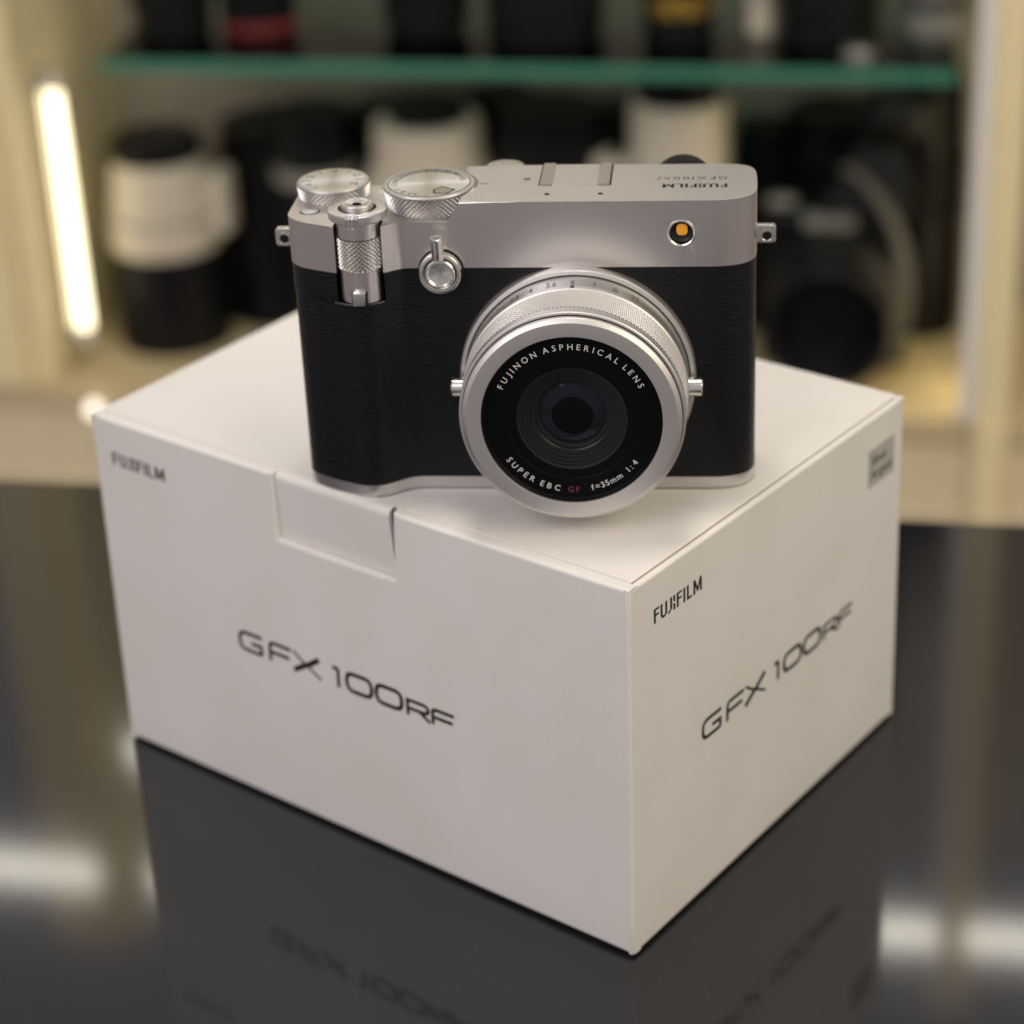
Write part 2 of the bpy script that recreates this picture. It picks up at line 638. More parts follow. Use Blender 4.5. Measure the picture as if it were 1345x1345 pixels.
# lower tier
stand_lens(-0.686, 1.875, -0.39, 'cream white telephoto lens with tripod foot beside the light tube', [
    ('lens_hood', M_itemb, cone(0.053, 0.050, 0, 0.094)),
    ('barrel', M_itemw, [(0, 0.0945), (0.050, 0.0945), (0.051, 0.098), (0.051, 0.118), (0.048, 0.121), (0.048, 0.140), (0.045, 0.146), (0.045, 0.166), (0.042, 0.172), (0.042, 0.178), (0, 0.178)]),
    ('focus_ring', M_itemg, barrel(0.0488, 0.122, 0.127, 2)),
    ('tripod_foot', M_itemw, (0.066, 0.108, 0.166)),
    ('rear_cap', M_itemb, barrel(0.041, 0.1785, 0.197, 3)),
], G1, 'telephoto_lens')
stand_lens(-0.600, 1.955, -0.39, 'broad black lens standing behind the white lens by the light tube', [
    ('barrel', M_itemb, cone(0.058, 0.052, 0, 0.17)),
    ('focus_ring', M_rubber, barrel(0.0575, 0.06, 0.11, 8)),
    ('front_cap', M_itemb, barrel(0.050, 0.1705, 0.188, 2)),
], G1)
stand_lens(-0.545, 1.90, -0.39, 'narrow black lens left of the middle white lens', [
    ('barrel', M_itemb, cone(0.042, 0.037, 0, 0.19)),
    ('zoom_ring', M_rubber, barrel(0.0425, 0.10, 0.14, 8)),
    ('scale_window', M_itemg, barrel(0.0400, 0.153, 0.168, 1)),
    ('rear_cap', M_itemb, barrel(0.036, 0.1905, 0.217, 3)),
], G1)
stand_lens(-0.437, 1.89, -0.39, 'cream white lens with flat black cap behind the silver dials', [
    ('lens_hood', M_itemb, cone(0.058, 0.055, 0, 0.06)),
    ('barrel', M_itemw, [(0, 0.0605), (0.056, 0.0605), (0.062, 0.10), (0.062, 0.150), (0.055, 0.168), (0.050, 0.176), (0.049, 0.205), (0.047, 0.212), (0, 0.212)]),
    ('focus_ring', M_rubber, barrel(0.0625, 0.108, 0.135, 6)),
    ('rear_cap', M_itemb, barrel(0.034, 0.2125, 0.226, 2)),
], G1, 'telephoto_lens')
stand_lens(-0.326, 1.90, -0.39, 'black lens between the two shorter white lenses', [
    ('barrel', M_itemb, cone(0.054, 0.050, 0, 0.205)),
    ('zoom_ring', M_rubber, barrel(0.0535, 0.05, 0.16, 12)),
    ('front_cap', M_itemb, barrel(0.047, 0.2055, 0.222, 2)),
], G1)
stand_lens(-0.212, 1.885, -0.39, 'cream white lens with foot at left, right of the black lens', [
    ('lens_hood', M_itemb, cone(0.050, 0.046, 0, 0.06)),
    ('barrel', M_itemw, [(0, 0.0605), (0.047, 0.0605), (0.050, 0.10), (0.050, 0.14), (0.0455, 0.150), (0.0445, 0.175), (0.0425, 0.232), (0.040, 0.236), (0, 0.236)]),
    ('tripod_foot', M_itemw, (-0.076, 0.09, 0.187)),
    ('rear_cap', M_itemb, barrel(0.035, 0.2365, 0.256, 3)),
], G1, 'telephoto_lens')
stand_lens(-0.142, 1.965, -0.39, 'slim black lens standing between white lens and black camera', [
    ('barrel', M_itemb, cone(0.030, 0.028, 0, 0.17)),
    ('zoom_ring', M_rubber, barrel(0.0305, 0.05, 0.10, 6)),
    ('rear_cap', M_itemb, barrel(0.027, 0.1705, 0.19, 2)),
], G1)
for (u, v, r, h, lab) in ((-0.492, 1.962, 0.044, 0.20, 'black lens half hidden behind the middle white lens'),
                          (-0.385, 1.968, 0.035, 0.215, 'thin black lens behind the gap right of the middle white lens'),
                          (-0.268, 1.966, 0.036, 0.205, 'thin black lens behind the foot of the right white lens'),
                          (-0.080, 1.978, 0.052, 0.200, 'wide black lens behind the reflex camera'),
                          (0.006, 1.955, 0.030, 0.245, 'tall black lens in the corner behind the reflex camera')):
    stand_lens(u, v, -0.39, lab, [
        ('barrel', M_itemb, cone(r, r * 0.93, 0, h - 0.018)),
        ('zoom_ring', M_rubber, barrel(r + 0.0006, h * 0.45, h * 0.7, 7)),
        ('rear_cap', M_itemb, barrel(r * 0.86, h - 0.0175, h, 2)),
    ], G1)
# upper tier
stand_lens(-0.648, 1.85, -0.0878, 'black lens at the left end of the glass shelf', [
    ('barrel', M_itemb, cone(0.034, 0.036, 0, 0.12)),
    ('zoom_ring', M_rubber, barrel(0.0365, 0.025, 0.07, 8)),
    ('front_cap', M_itemb, barrel(0.034, 0.1205, 0.128, 1)),
], G2)
stand_lens(-0.570, 1.85, -0.0878, 'flared black lens with a red ring near its base', [
    ('barrel', M_itemb, cone(0.030, 0.036, 0.0, 0.055)),
    ('red_ring', M_redring, barrel(0.0322, 0.004, 0.012)),
    ('lens_hood', M_itemb, cone(0.037, 0.044, 0.0555, 0.12)),
], G2)
stand_lens(-0.425, 1.86, -0.0878, 'black lens flaring upwards, right of the red ringed lens', [
    ('barrel', M_itemb, cone(0.034, 0.040, 0, 0.06)),
    ('zoom_ring', M_rubber, barrel(0.0375, 0.012, 0.032, 4)),
    ('lens_hood', M_itemg, cone(0.040, 0.062, 0.0605, 0.11)),
], G2)
stand_lens(-0.320, 1.85, -0.0878, 'stout black lens in the middle of the glass shelf', [
    ('barrel', M_itemb, cone(0.049, 0.050, 0, 0.10)),
    ('zoom_ring', M_rubber, barrel(0.0505, 0.02, 0.06, 7)),
    ('front_cap', M_itemb, barrel(0.046, 0.1005, 0.11, 1)),
], G2)
stand_lens(-0.207, 1.85, -0.0878, 'black lens with a gold ring on the glass shelf', [
    ('barrel', M_itemb, cone(0.030, 0.030, 0, 0.11)),
    ('gold_ring', M_gold, barrel(0.0306, 0.022, 0.036)),
    ('focus_ring', M_rubber, barrel(0.0306, 0.05, 0.09, 6)),
], G2)
stand_lens(-0.139, 1.86, -0.0878, 'slender pale grey lens between two black lenses on the shelf', [
    ('barrel', M_itemw, cone(0.0115, 0.0115, 0, 0.10)),
    ('focus_ring', M_itemg, barrel(0.0121, 0.03, 0.05, 3)),
], G2)
stand_lens(-0.083, 1.85, -0.0878, 'tall black lens behind the small silver cap on the shelf', [
    ('barrel', M_itemb, cone(0.041, 0.043, 0, 0.12)),
    ('zoom_ring', M_rubber, barrel(0.0432, 0.03, 0.08, 7)),
], G2)
stand_lens(-0.0555, 1.785, -0.0878, 'small round silver cap lying at the front of the glass shelf', [
    ('cap_body', M_alu, barrel(0.0125, 0, 0.010, 0)),
    ('cap_rim', M_itemg, [(0.0126, 0.001), (0.0131, 0.002), (0.0131, 0.004), (0.0126, 0.005)]),
], None, 'lens_cap')
stand_lens(0.004, 1.87, -0.0878, 'grey lens with black eyepiece at the right end of the shelf', [
    ('barrel', M_itemg, cone(0.026, 0.024, 0, 0.09)),
    ('focus_ring', M_rubber, barrel(0.0262, 0.020, 0.033, 2)),
], G2)
# top shelf, seen only as reflections in the counter
for k, (u, r, h) in enumerate(((-0.245, 0.05, 0.16), (0.01, 0.021, 0.12), (-0.66, 0.05, 0.17))):
    stand_lens(u, 1.87, 0.4402, ('black lens on the top shelf, left of the added black bag',
                                 'slim short black lens on the top shelf, beside the right post',
                                 'tall black lens on the top shelf, mirrored at the left end')[k], [
        ('barrel', M_itemb, cone(r, r * 0.9, 0, h)),
        ('zoom_ring', M_rubber, barrel(r + 0.001, h * 0.3, h * 0.6, 6)),
    ], 'lenses on the top shelf')

bag = thing('added_dark_bag', 'black bag added on the top shelf to darken the reflection right of the carton', 'bag', cab(-0.095, 1.90, 0.4402), CAB_ROT)  # unseen bag, put in to darken the counter's reflection
bm = bmesh.new()
box(bm, -0.085, 0.085, -0.075, 0.075, 0.0, 0.34, 0.03, 4)
link('bag_body', bm, M_rubber, bag)
bm = bmesh.new()
box(bm, -0.07, 0.07, -0.1, -0.0755, 0.03, 0.2, 0.012, 3)
link('front_pocket', bm, M_rubber, bag)
bm = bmesh.new()
box(bm, -0.05, 0.05, -0.012, 0.012, 0.3405, 0.365, 0.01, 3)
link('carry_handle', bm, M_itemb, bag)

# black reflex camera on the right
t = thing('reflex_camera', 'black reflex camera with big lens and grey strap beside the right post', 'camera', cab(-0.058, 1.885, -0.39), CAB_ROT)
bm = bmesh.new()
box(bm, -0.080, 0.045, -0.035, 0.035, 0.0, 0.150, 0.012, 3)
link('body', bm, M_itemb, t)
bm = bmesh.new()
prism(bm, [(-0.03, -0.045), (0.05, -0.045), (0.055, 0.03), (-0.035, 0.03)], 0.1505, 0.205, [(0.005, -0.03), (0.04, -0.03), (0.042, 0.02), (0.0, 0.02)], 0.006)
link('prism_housing', bm, M_itemb, t)
bm = bmesh.new()
box(bm, 0.002, 0.066, -0.025, 0.025, 0.2052, 0.245, 0.018, 4)
link('flash_unit', bm, M_itemb, t)
bm = bmesh.new()
lathe(bm, [(0.058, 0.036), (0.060, 0.038), (0.060, 0.075), (0.056, 0.080), (0.056, 0.115), (0.052, 0.120), (0.046, 0.118), (0.030, 0.090), (0, 0.085)], 64, 'Y', (-0.016, 0, 0.072))
ln = link('lens', bm, M_itemb, t)
bm = bmesh.new()
lathe(bm, [(0.0605, 0.045), (0.0612, 0.046), (0.0612, 0.070), (0.0605, 0.071)], 64, 'Y', (-0.016, 0, 0.072))
link('zoom_ring', bm, M_rubber, ln)
bm = bmesh.new()
box(bm, -0.042, 0.002, -0.0365, -0.0345, 0.132, 0.146, 0.0005)
link('name_plate', bm, M_itemg, t)
bm = bmesh.new()
box(bm, -0.074, -0.05, -0.037, -0.02, 0.1505, 0.158, 0.003)
link('shutter_button', bm, M_itemg, t)
bm = bmesh.new()
path = smooth_line([(0.010, 0.195), (0.026, 0.183), (0.045, 0.160), (0.060, 0.125), (0.066, 0.085), (0.063, 0.045), (0.058, 0.012)], 5)
prev = None
for (x, z) in path:
    cur = [bm.verts.new((x - 0.018 + dx, y, z)) for dx, y in ((-0.006, -0.052), (0.006, -0.052), (0.006, -0.0495), (-0.006, -0.0495))]
    if prev:
        for i in range(4):
            j = (i + 1) % 4
            bm.faces.new((prev[i], prev[j], cur[j], cur[i]))
    else:
        bm.faces.new(cur)
    prev = cur
bm.faces.new(prev[::-1])
fixn(bm)
link('neck_strap', bm, M_strap, t)

# ------------------------------------------------------------------ the carton
H = 0.12602
QF, QL_, QR_, QB = Vector((0.0009, 0.00066, H)), Vector((0.00121, 0.21679, H)), Vector((0.15537, -0.00136, H)), Vector((0.15664, 0.21809, H))
qf, ql, qr, qb = Vector((-0.00158, -0.00017, 0)), Vector((-0.0005, 0.21642, 0)), Vector((0.16023, 0.00074, 0)), Vector((0.1600, 0.2175, 0))
carton = thing('carton', 'white cardboard carton with black lettering under the silver camera', 'carton', (0, 0, 0))
LIFT = 0.0012


def face(a, b, A, B):
    """a,b bottom start/end, A,B top; returns fn(s mm, t mm, depth mm inward)"""
    L = (B - A).length * 1000
    nrm = ((b - a).cross(A - a)).normalized()

    def fn(s, t, d=0.0):
        x, y = s / L, t / (H * 1000)
        p = a * (1 - x) * (1 - y) + b * x * (1 - y) + A * (1 - x) * y + B * x * y
        d -= 0.75 * math.sin(pi * min(1, max(0, x))) * math.sin(pi * min(1, max(0, y)))
        return p - nrm * d / 1000 + Vector((0, 0, LIFT * (1 - y)))
    fn.L = L
    return fn


FL = face(ql, qf, QL_, QF)      # s from the far left corner to the near corner
FR = face(qf, qr, QF, QR_)      # s from the near corner to the far right corner
FBK = face(qr, qb, QR_, QB)
FEN = face(qb, ql, QB, QL_)
HM = H * 1000


def panel(name, fn, outline, thick, bev_pairs=0.9, d0=0.0, grid=None, extra=None):
    """solid board panel: outline in (s,t) mm, outer face at depth d0"""
    bm = bmesh.new()
    a = [bm.verts.new((s, t, -d0)) for s, t in outline]
    b = [bm.verts.new((s, t, -d0 - thick)) for s, t in outline]
    n = len(outline)
    f0 = bm.faces.new(a)
    bm.faces.new(b[::-1])
    for i in range(n):
        j = (i + 1) % n
        bm.faces.new((a[j], a[i], b[i], b[j]))
    fixn(bm)
    bevel_edges(bm, list(f0.edges), bev_pairs, 3)
    for ax, hi in ((0, max(p[0] for p in outline)), (1, max(p[1] for p in outline))):
        q = 11.0
        while q < hi - 5:
            nv = Vector((1, 0, 0)) if ax == 0 else Vector((0, 1, 0))
            bmesh.ops.bisect_plane(bm, geom=list(bm.verts) + list(bm.edges) + list(bm.faces), dist=1e-5, plane_co=nv * q, plane_no=nv)
            q += 11.3
    for v in bm.verts:
        v.co = fn(v.co.x, v.co.y, -v.co.z)
    fixn(bm)
    return link(name, bm, M_card, carton, angle=40)


TH = 2.4
TS0, TS1, TZ = 82.1, 129.6, 103.2     # the tuck tab's slot
panel('front_panel', FL, [(0, 0), (FL.L - 0.1, 0), (FL.L - 0.1, HM), (TS1 + 0.5, HM), (TS1, TZ), (TS0, TZ), (TS0 - 0.3, HM), (0, HM)], 4.0, 1.3)
panel('side_panel', FR, [(0.1, 0), (FR.L, 0), (FR.L, HM - 0.15), (0.1, HM - 0.15)], 1.7, 1.1)
panel('back_panel', FBK, [(0, 0), (FBK.L, 0), (FBK.L, HM - 0.2), (0, HM - 0.2)], TH)
panel('end_panel', FEN, [(0, 0), (FEN.L, 0), (FEN.L, HM), (0, HM)], TH)
# crumpled corner edge where the two faces meet
bm = bmesh.new()
prev = None
for k in range(41):
    t = 2.4 + (HM - 3.1) * k / 40
    cur = []
    base = FL(FL.L, t)
    for ang in range(0, 5):
        a = math.radians(180 + 90 * ang / 4)
        q = (0.9 + 0.05 * random.uniform(-1, 1)) * min(1.0, 0.55 + t / 12, 0.55 + (HM - t) / 10)
        cur.append(bm.verts.new(base + Vector((1.05 + q * math.cos(a), 1.05 + q * math.sin(a), 0)) / 1000))
    if prev:
        for i in range(4):
            bm.faces.new((prev[i], prev[i + 1], cur[i + 1], cur[i]))
    prev = cur
fixn(bm)
link('corner_fold', bm, M_card, carton)
# lid: a board inset behind the panels, its front edge rounded down into the fold
bm = bmesh.new()
ins_l, ins_r = 4.25, 3.0


def topmap(x, y, z):
    """x 0..1 along near->right, y 0..1 along near->left, millimetre height offset"""
    p = QF * (1 - x) * (1 - y) + QR_ * x * (1 - y) + QL_ * (1 - x) * y + QB * x * y
    return p + Vector((0, 0, z / 1000))


nx, ny = 28, 36
grid = {}
for i in range(nx + 1):
    for j in range(ny + 1):
        x = ins_l / 155 + (1 - (ins_l + 0.3) / 155) * i / nx
        y = ins_r / 216 + (1 - (ins_r + 0.3) / 216) * j / ny
        z = -0.1
        if i == 0:
            z = -1.2
        if j == 0:
            z = -0.6
        if i == 1:
            x = (ins_l + 0.8) / 155
        if j == 1:
            y = (ins_r + 0.7) / 216
        # the board bows a little
        z += 0.35 * math.sin(pi * min(1, x * 1.02)) * math.sin(pi * y) * 0.0
        grid[i, j] = bm.verts.new(topmap(x, y, z))
for i in range(nx):
    for j in range(ny):
        bm.faces.new((grid[i, j], grid[i + 1, j], grid[i + 1, j + 1], grid[i, j + 1]))
rim = [grid[i, 0] for i in range(nx + 1)] + [grid[nx, j] for j in range(1, ny + 1)] + [grid[i, ny] for i in range(nx - 1, -1, -1)] + [grid[0, j] for j in range(ny - 1, 0, -1)]
low = [bm.verts.new(v.co - Vector((0, 0, 0.0016))) for v in rim]
for i in range(len(rim)):
    j = (i + 1) % len(rim)
    bm.faces.new((rim[j], rim[i], low[i], low[j]))
bm.faces.new(low)
fixn(bm)
link('lid', bm, M_card, carton, angle=50)
# board core seen in the open gap along the right hand edge
bm = bmesh.new()
for (A, B) in (((0.3, 0.6), (FR.L - 0.6, 0.6)),):
    pts = []
    for s in (A[0], B[0]):
        pts.append((s, 1.3))
    v = [bm.verts.new(FR(A[0], HM - 2.0, 1.5)), bm.verts.new(FR(B[0], HM - 2.0, 1.5)), bm.verts.new(FR(B[0], HM - 2.0, 3.2)), bm.verts.new(FR(A[0], HM - 2.0, 3.2))]
    bm.faces.new(v)
link('lid_gap_core', bm, M_cardin, carton)
# board behind the slot, coloured dark for the shade inside
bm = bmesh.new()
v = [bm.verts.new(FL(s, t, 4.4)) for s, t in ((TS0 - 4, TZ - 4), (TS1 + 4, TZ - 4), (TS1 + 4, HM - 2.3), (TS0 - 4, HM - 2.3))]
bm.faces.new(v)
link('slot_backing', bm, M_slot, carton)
# tuck tab: comes off the lid, folds over the edge and down into the slot
bm = bmesh.new()
prof = [(5.3, HM - 0.05), (5.15, HM + 0.3), (3.2, HM + 0.32), (2.2, HM + 0.22), (1.4, HM - 0.1), (0.85, HM - 0.7), (0.55, HM - 1.5), (0.5, HM - 2.6), (0.95, HM - 8), (1.65, HM - 16), (2.15, TZ + 0.25)]
TT = 1.6
outer, inner = [], []
for k, (d, t) in enumerate(prof):
    sk = max(0, (HM - t)) / (HM - TZ)
    s0 = TS0 + 0.05 - 0.05 * sk
    s1 = TS1 - 1.35 + 0.75 * sk
    outer.append([bm.verts.new(FL(s0 + (s1 - s0) * q / 8, t, d + 0.12 * math.sin(pi * q / 8) * sk)) for q in range(9)])
    di = d + TT if t < HM - 1 else d + TT * 0.5
    ti = t if t < HM - 1 else t - 0.35
    inner.append([bm.verts.new(FL(s0 + (s1 - s0) * q / 8, ti, di)) for q in range(9)])
for A, s in ((outer, 1), (inner, -1)):
    for k in range(len(prof) - 1):
        for q in range(8):
            f = (A[k][q], A[k][q + 1], A[k + 1][q + 1], A[k + 1][q])
            bm.faces.new(f if s > 0 else f[::-1])
for k in range(len(prof) - 1):
    bm.faces.new((outer[k][0], outer[k + 1][0], inner[k + 1][0], inner[k][0]))
    bm.faces.new((outer[k + 1][8], outer[k][8], inner[k][8], inner[k + 1][8]))
for q in range(8):
    bm.faces.new((outer[-1][q], outer[-1][q + 1], inner[-1][q + 1], inner[-1][q]))
fixn(bm)
link('tuck_tab', bm, M_card, carton, angle=50)
# little torn triangle of board beside the tab
bm = bmesh.new()
v = [bm.verts.new(FL(s, HM + z, d)) for s, d, z in ((125.5, 4.6, 0.02), (131.8, 2.9, 0.02), (130.6, 4.9, 0.05))]
v2 = [bm.verts.new(p.co - Vector((0, 0, 0.0006))) for p in v]
bm.faces.new(v)
bm.faces.new(v2[::-1])
for i in range(3):
    j = (i + 1) % 3
    bm.faces.new((v[j], v[i], v2[i], v2[j]))
fixn(bm)
link('torn_flap', bm, M_card, carton)
# bottom
bm = bmesh.new()
zb = Vector((0, 0, LIFT + 0.0006))
f = [bm.verts.new(p + zb) for p in (qf + Vector((.0026, .0026, 0)), qr + Vector((-.0026, .0026, 0)), qb + Vector((-.0026, -.0026, 0)), ql + Vector((.0026, -.0026, 0)))]
bm.faces.new(f)
link('bottom_panel', bm, M_cardin, carton)
# glued foot flaps that carry the carton
bm = bmesh.new()
box(bm, 0.004, 0.155, 0.005, 0.212, 0.0002, LIFT + 0.0005)
link('bottom_flap', bm, M_cardin, carton)


def model_mark(fn, s0, t0, sc):
    """the model number, drawn with wide rounded strokes"""
    bm = bmesh.new()
    w_ = 1.4

    def at(x, y):
        return fn(s0 + x * sc, t0 + y * sc, -0.05)

    def S(p, wd=w_, cl=False, dx=0.0, k=1.0):
        stroke(bm, [(dx + x * k, y * k) for x, y in p], wd, at, cl)
    # G
    S([(10.6, 7.0), (3.2, 7.0), (1.7, 6.7), (0.8, 5.9), (0.5, 4.8), (0.5, 2.7), (0.8, 1.6), (1.7, 0.75), (3.2, 0.5), (9.6, 0.5), (10.1, 1.0), (10.1, 3.55), (5.6, 3.55)])
    # F
    S([(0.5, 0), (0.5, 5.4), (0.9, 6.5), (2.0, 7.0), (9.9, 7.0)], dx=13.6)
    S([(0.9, 3.45), (9.0, 3.45)], dx=13.6)
    # X
    S([(0.3, 7.4), (4.5, 4.3), (7.2, 2.9), (12.2, 0.0)], 0.95, dx=24.2)
    S([(11.6, 7.4), (7.6, 4.5), (4.9, 3.0), (0.2, 0.0)], 1.9, dx=24.2)
    # 1
    S([(0.0, 6.9), (2.0, 6.9), (2.35, 6.6), (2.35, 0.0)], dx=41.5)
    # 0 0
    for dx in (47.0, 59.4):
        S([(0.5, 2.9), (0.5, 4.6), (1.0, 6.1), (2.0, 6.8), (3.4, 7.0), (8.0, 7.0), (9.4, 6.8), (10.4, 6.1), (10.9, 4.6), (10.9, 2.9), (10.4, 1.4), (9.4, 0.7), (8.0, 0.5), (3.4, 0.5), (2.0, 0.7), (1.0, 1.4)], cl=True, dx=dx, wd=1.55)
    # R F, smaller
    k = 0.80
    S([(0.5, 0), (0.5, 7.0), (9.0, 7.0), (10.6, 6.3), (11.0, 5.2), (10.6, 4.0), (9.0, 3.3), (1.0, 3.3)], 1.3, dx=72.3, k=k)
    S([(6.3, 3.3), (11.6, 0)], 1.3, dx=72.3, k=k)
    S([(0.5, 0), (0.5, 5.4), (0.9, 6.5), (2.0, 7.0), (11.2, 7.0)], 1.3, dx=82.4, k=k)
    S([(0.9, 3.45), (10.4, 3.45)], 1.3, dx=82.4, k=k)
    return link('model_lettering', bm, M_ink, carton, smooth=False)


def maker_mark(bm, at, wid, hgt):
    """heavy condensed maker's wordmark in a wid x hgt box"""
    k = wid / 25.0
    kh = hgt / 5.2

    def A(x, y):
        return at(x * k, y * kh)
    P = lambda *p: poly(bm, p, A)
    V, Hh = 0.95, 0.75

    def F(x):
        P((x, 0), (x + V, 0), (x + V, 5.2), (x, 5.2))
        P((x + V, 5.2 - Hh), (x + 2.6, 5.2 - Hh), (x + 2.6, 5.2), (x + V, 5.2))
        P((x + V, 2.5), (x + 2.4, 2.5), (x + 2.4, 2.5 + Hh), (x + V, 2.5 + Hh))
    F(0)
    x = 3.3
    P((x, 1.1), (x + V, 1.3), (x + V, 5.2), (x, 5.2))
    P((x + 2.3, 1.3), (x + 2.3 + V, 1.1), (x + 2.3 + V, 5.2), (x + 2.3, 5.2))
    P((x, 1.1), (x + 0.9, 0), (x + 2.35, 0), (x + 2.3 + V, 1.1), (x + 2.3, 1.3), (x + 2.05, 0.75), (x + 1.2, 0.75), (x + V, 1.3))
    x = 7.0
    P((x - 0.1, 0), (x + 0.9, 0), (x + 2.0, 1.1), (x + 2.0 - V, 1.3), (x + 0.7, 0.75), (x - 0.1, 0.75))
    P((x + 2.0 - V, 1.3), (x + 2.0, 1.1), (x + 2.0, 5.2), (x + 2.0 - V, 5.2))
    x = 9.6
    P((x, 0), (x + V, 0), (x + V, 2.0), (x, 2.6))
    P((x, 3.3), (x + V, 2.7), (x + V, 5.2), (x, 5.2))
    F(11.3)
    P((14.6, 0), (14.6 + V, 0), (14.6 + V, 5.2), (14.6, 5.2))
    x = 16.4
    P((x, 0), (x + V, 0), (x + V, 5.2), (x, 5.2))
    P((x + V, 0), (x + 2.6, 0), (x + 2.6, Hh), (x + V, Hh))
    x = 19.7
    P((x, 0), (x + V, 0), (x + V, 5.2), (x, 5.2))
    P((x + 4.3 - V, 0), (x + 4.3, 0), (x + 4.3, 5.2), (x + 4.3 - V, 5.2))
    P((x + V, 5.2), (x + V, 3.0), (x + 1.75, 0.6), (x + 2.55, 0.6), (x + 4.3 - V, 3.0), (x + 4.3 - V, 5.2), (x + 2.15, 2.0))


model_mark(FL, 60.2, 56.2, 0.99)
model_mark(FR, 35.6, 56.6, 0.96)
bm = bmesh.new()
maker_mark(bm, lambda x, y: FL(8.4 + x, 109.5 + y, -0.05), 25.2, 4.7)
link('maker_lettering', bm, M_ink, carton, smooth=False)
bm = bmesh.new()
maker_mark(bm, lambda x, y: FR(11.8 + x, 109.7 + y, -0.05), 25.2, 4.8)
link('maker_lettering', bm, M_ink, carton, smooth=False)
# sticker
bm = bmesh.new()
v = [bm.verts.new(FR(s, t, d)) for d in (-0.12, 0.03) for s, t in ((131.9, 100.8), (148.6, 100.8), (148.6, 114.6), (131.9, 114.6))]
for q in ((0, 1, 2, 3), (7, 6, 5, 4), (0, 4, 5, 1), (1, 5, 6, 2), (2, 6, 7, 3), (3, 7, 4, 0)):
    bm.faces.new([v[i] for i in q])
fixn(bm)
st = link('sticker', bm, M_stick, carton, smooth=False)
bm = bmesh.new()
text_line(bm, 'Silver', 3.3, 0.35, lambda x, y: FR(133.6 + x, 108.6 + y, -0.2))
text_line(bm, 'Argent', 3.3, 0.3, lambda x, y: FR(133.6 + x, 103.4 + y, -0.2))
link('sticker_lettering', bm, M_dark, st, smooth=False)

# ------------------------------------------------------------------ the silver camera (millimetres, x along its front, y into it, z up)
BO = Vector((0.000361, 0.118106, H))
BTH = math.radians(-57.652)
camera = thing('compact_camera', 'silver and black compact camera standing on the white carton', 'camera', BO, BTH)
MM = 0.001


def cp(name, bm, m, parent=None, angle=35, smooth=True):
    return link(name, bm, m, parent or camera, MM, angle, smooth)


LFRONT_UP = [(-1.2, 9.5), (-1.1, 6.8), (-0.3, 4.7), (1.1, 2.8), (3.0, 1.1), (5.4, -0.3), (9.0, -1.9), (13.8, -3.85)]
RCORNER = [(38.0, 0.0), (60, 0), (90, 0), (118, 0.0), (123, 0.05), (126.5, 0.55), (129.6, 1.6), (132.0, 3.2), (133.8, 5.6), (134.8, 9.0), (135.0, 14.0), (134.9, 22.0), (134.3, 26.4), (132.6, 29.4), (129.5, 31.0), (125.0, 31.6)]
SWEEP = [(27.5, -3.9), (28.8, -2.9), (31.2, -1.1), (33.6, -0.2), (38.0, 0.0)]
BACK = [(80, 31.9), (40, 31.9), (4, 31.9), (0.8, 30.6), (-0.9, 27.0)]
CX, CY, CR = 20.65, -1.0, 6.3     # the column of ring, dial and collar in front


def dense(pts, k=4):
    return smooth_line(pts, k)


# --- base plate
GRIP = [(-1.0, 9.5), (-0.9, 6.8), (0.0, 4.2), (1.6, 2.3), (4.0, 0.5), (7.5, -1.8), (11.0, -3.6), (14.0, -5.0), (17.0, -6.2), (20.0, -6.55), (23.0, -6.1), (25.4, -4.9), (28.0, -3.0), (30.8, -1.1), (33.8, -0.15), (38.0, 0.0)]
FULL = dense(GRIP)[:-1] + dense(RCORNER)[:-1] + dense([(125.0, 31.6)] + BACK)
bm = bmesh.new()
prism(bm, FULL, 0.45, 4.15, bev_top=0.2, bev_bot=0.7)
cp('base_plate', bm, M_silver)
bm = bmesh.new()
box(bm, 18, 118, 6, 26, 0.0, 0.46)
cp('base_pad', bm, M_rubber)


def inset(pts, d):
    """shift an outline inwards (clockwise or not) by d"""
    n = len(pts)
    ar = sum(pts[i][0] * pts[(i + 1) % n][1] - pts[(i + 1) % n][0] * pts[i][1] for i in range(n))
    s = 1 if ar > 0 else -1
    out = []
    for i in range(n):
        a, b = Vector(pts[i - 1]), Vector(pts[(i + 1) % n])
        t = (b - a).normalized()
        out.append((pts[i][0] - t.y * d * s, pts[i][1] + t.x * d * s))
    return out


# --- leatherette: below the column, then either side of its channel
CHANNEL = [(13.8, -3.85), (13.8, 4.6), (27.5, 4.6), (27.5, -3.9)]
bm = bmesh.new()
prism(bm, inset(FULL, 0.12), 4.16, 62.7)
UP = dense(LFRONT_UP) + CHANNEL[1:3] + dense(SWEEP)[:-1] + dense(RCORNER)[:-1] + dense([(125.0, 31.6)] + BACK)
GUP = dense(GRIP)
# grip shoulders: blend from the bulged grip to the flush front
prism(bm, inset(UP, 0.12), 62.7, 71.75, cap_bot=False)
cp('leather_cover', bm, M_leather, angle=40)
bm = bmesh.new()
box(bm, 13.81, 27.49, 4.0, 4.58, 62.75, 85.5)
cp('channel_shade', bm, M_void)  # black filler put in for the shade inside the channel
bm = bmesh.new()
rim = smooth_line([(12.6, -4.35), (14.6, -5.3), (17.0, -6.25), (20.0, -6.65), (23.0, -6.2), (25.6, -5.0), (27.9, -3.3)], 5)
prev = None
for (x, y) in rim:
    cur = [bm.verts.new((x, y + a, 62.75 + b)) for a, b in ((0.0, 0), (0.9, 0), (0.9, 0.35), (0.25, 0.35))]
    if prev:
        for i in range(4):
            j = (i + 1) % 4
            bm.faces.new((prev[i], prev[j], cur[j], cur[i]))
    prev = cur
fixn(bm)
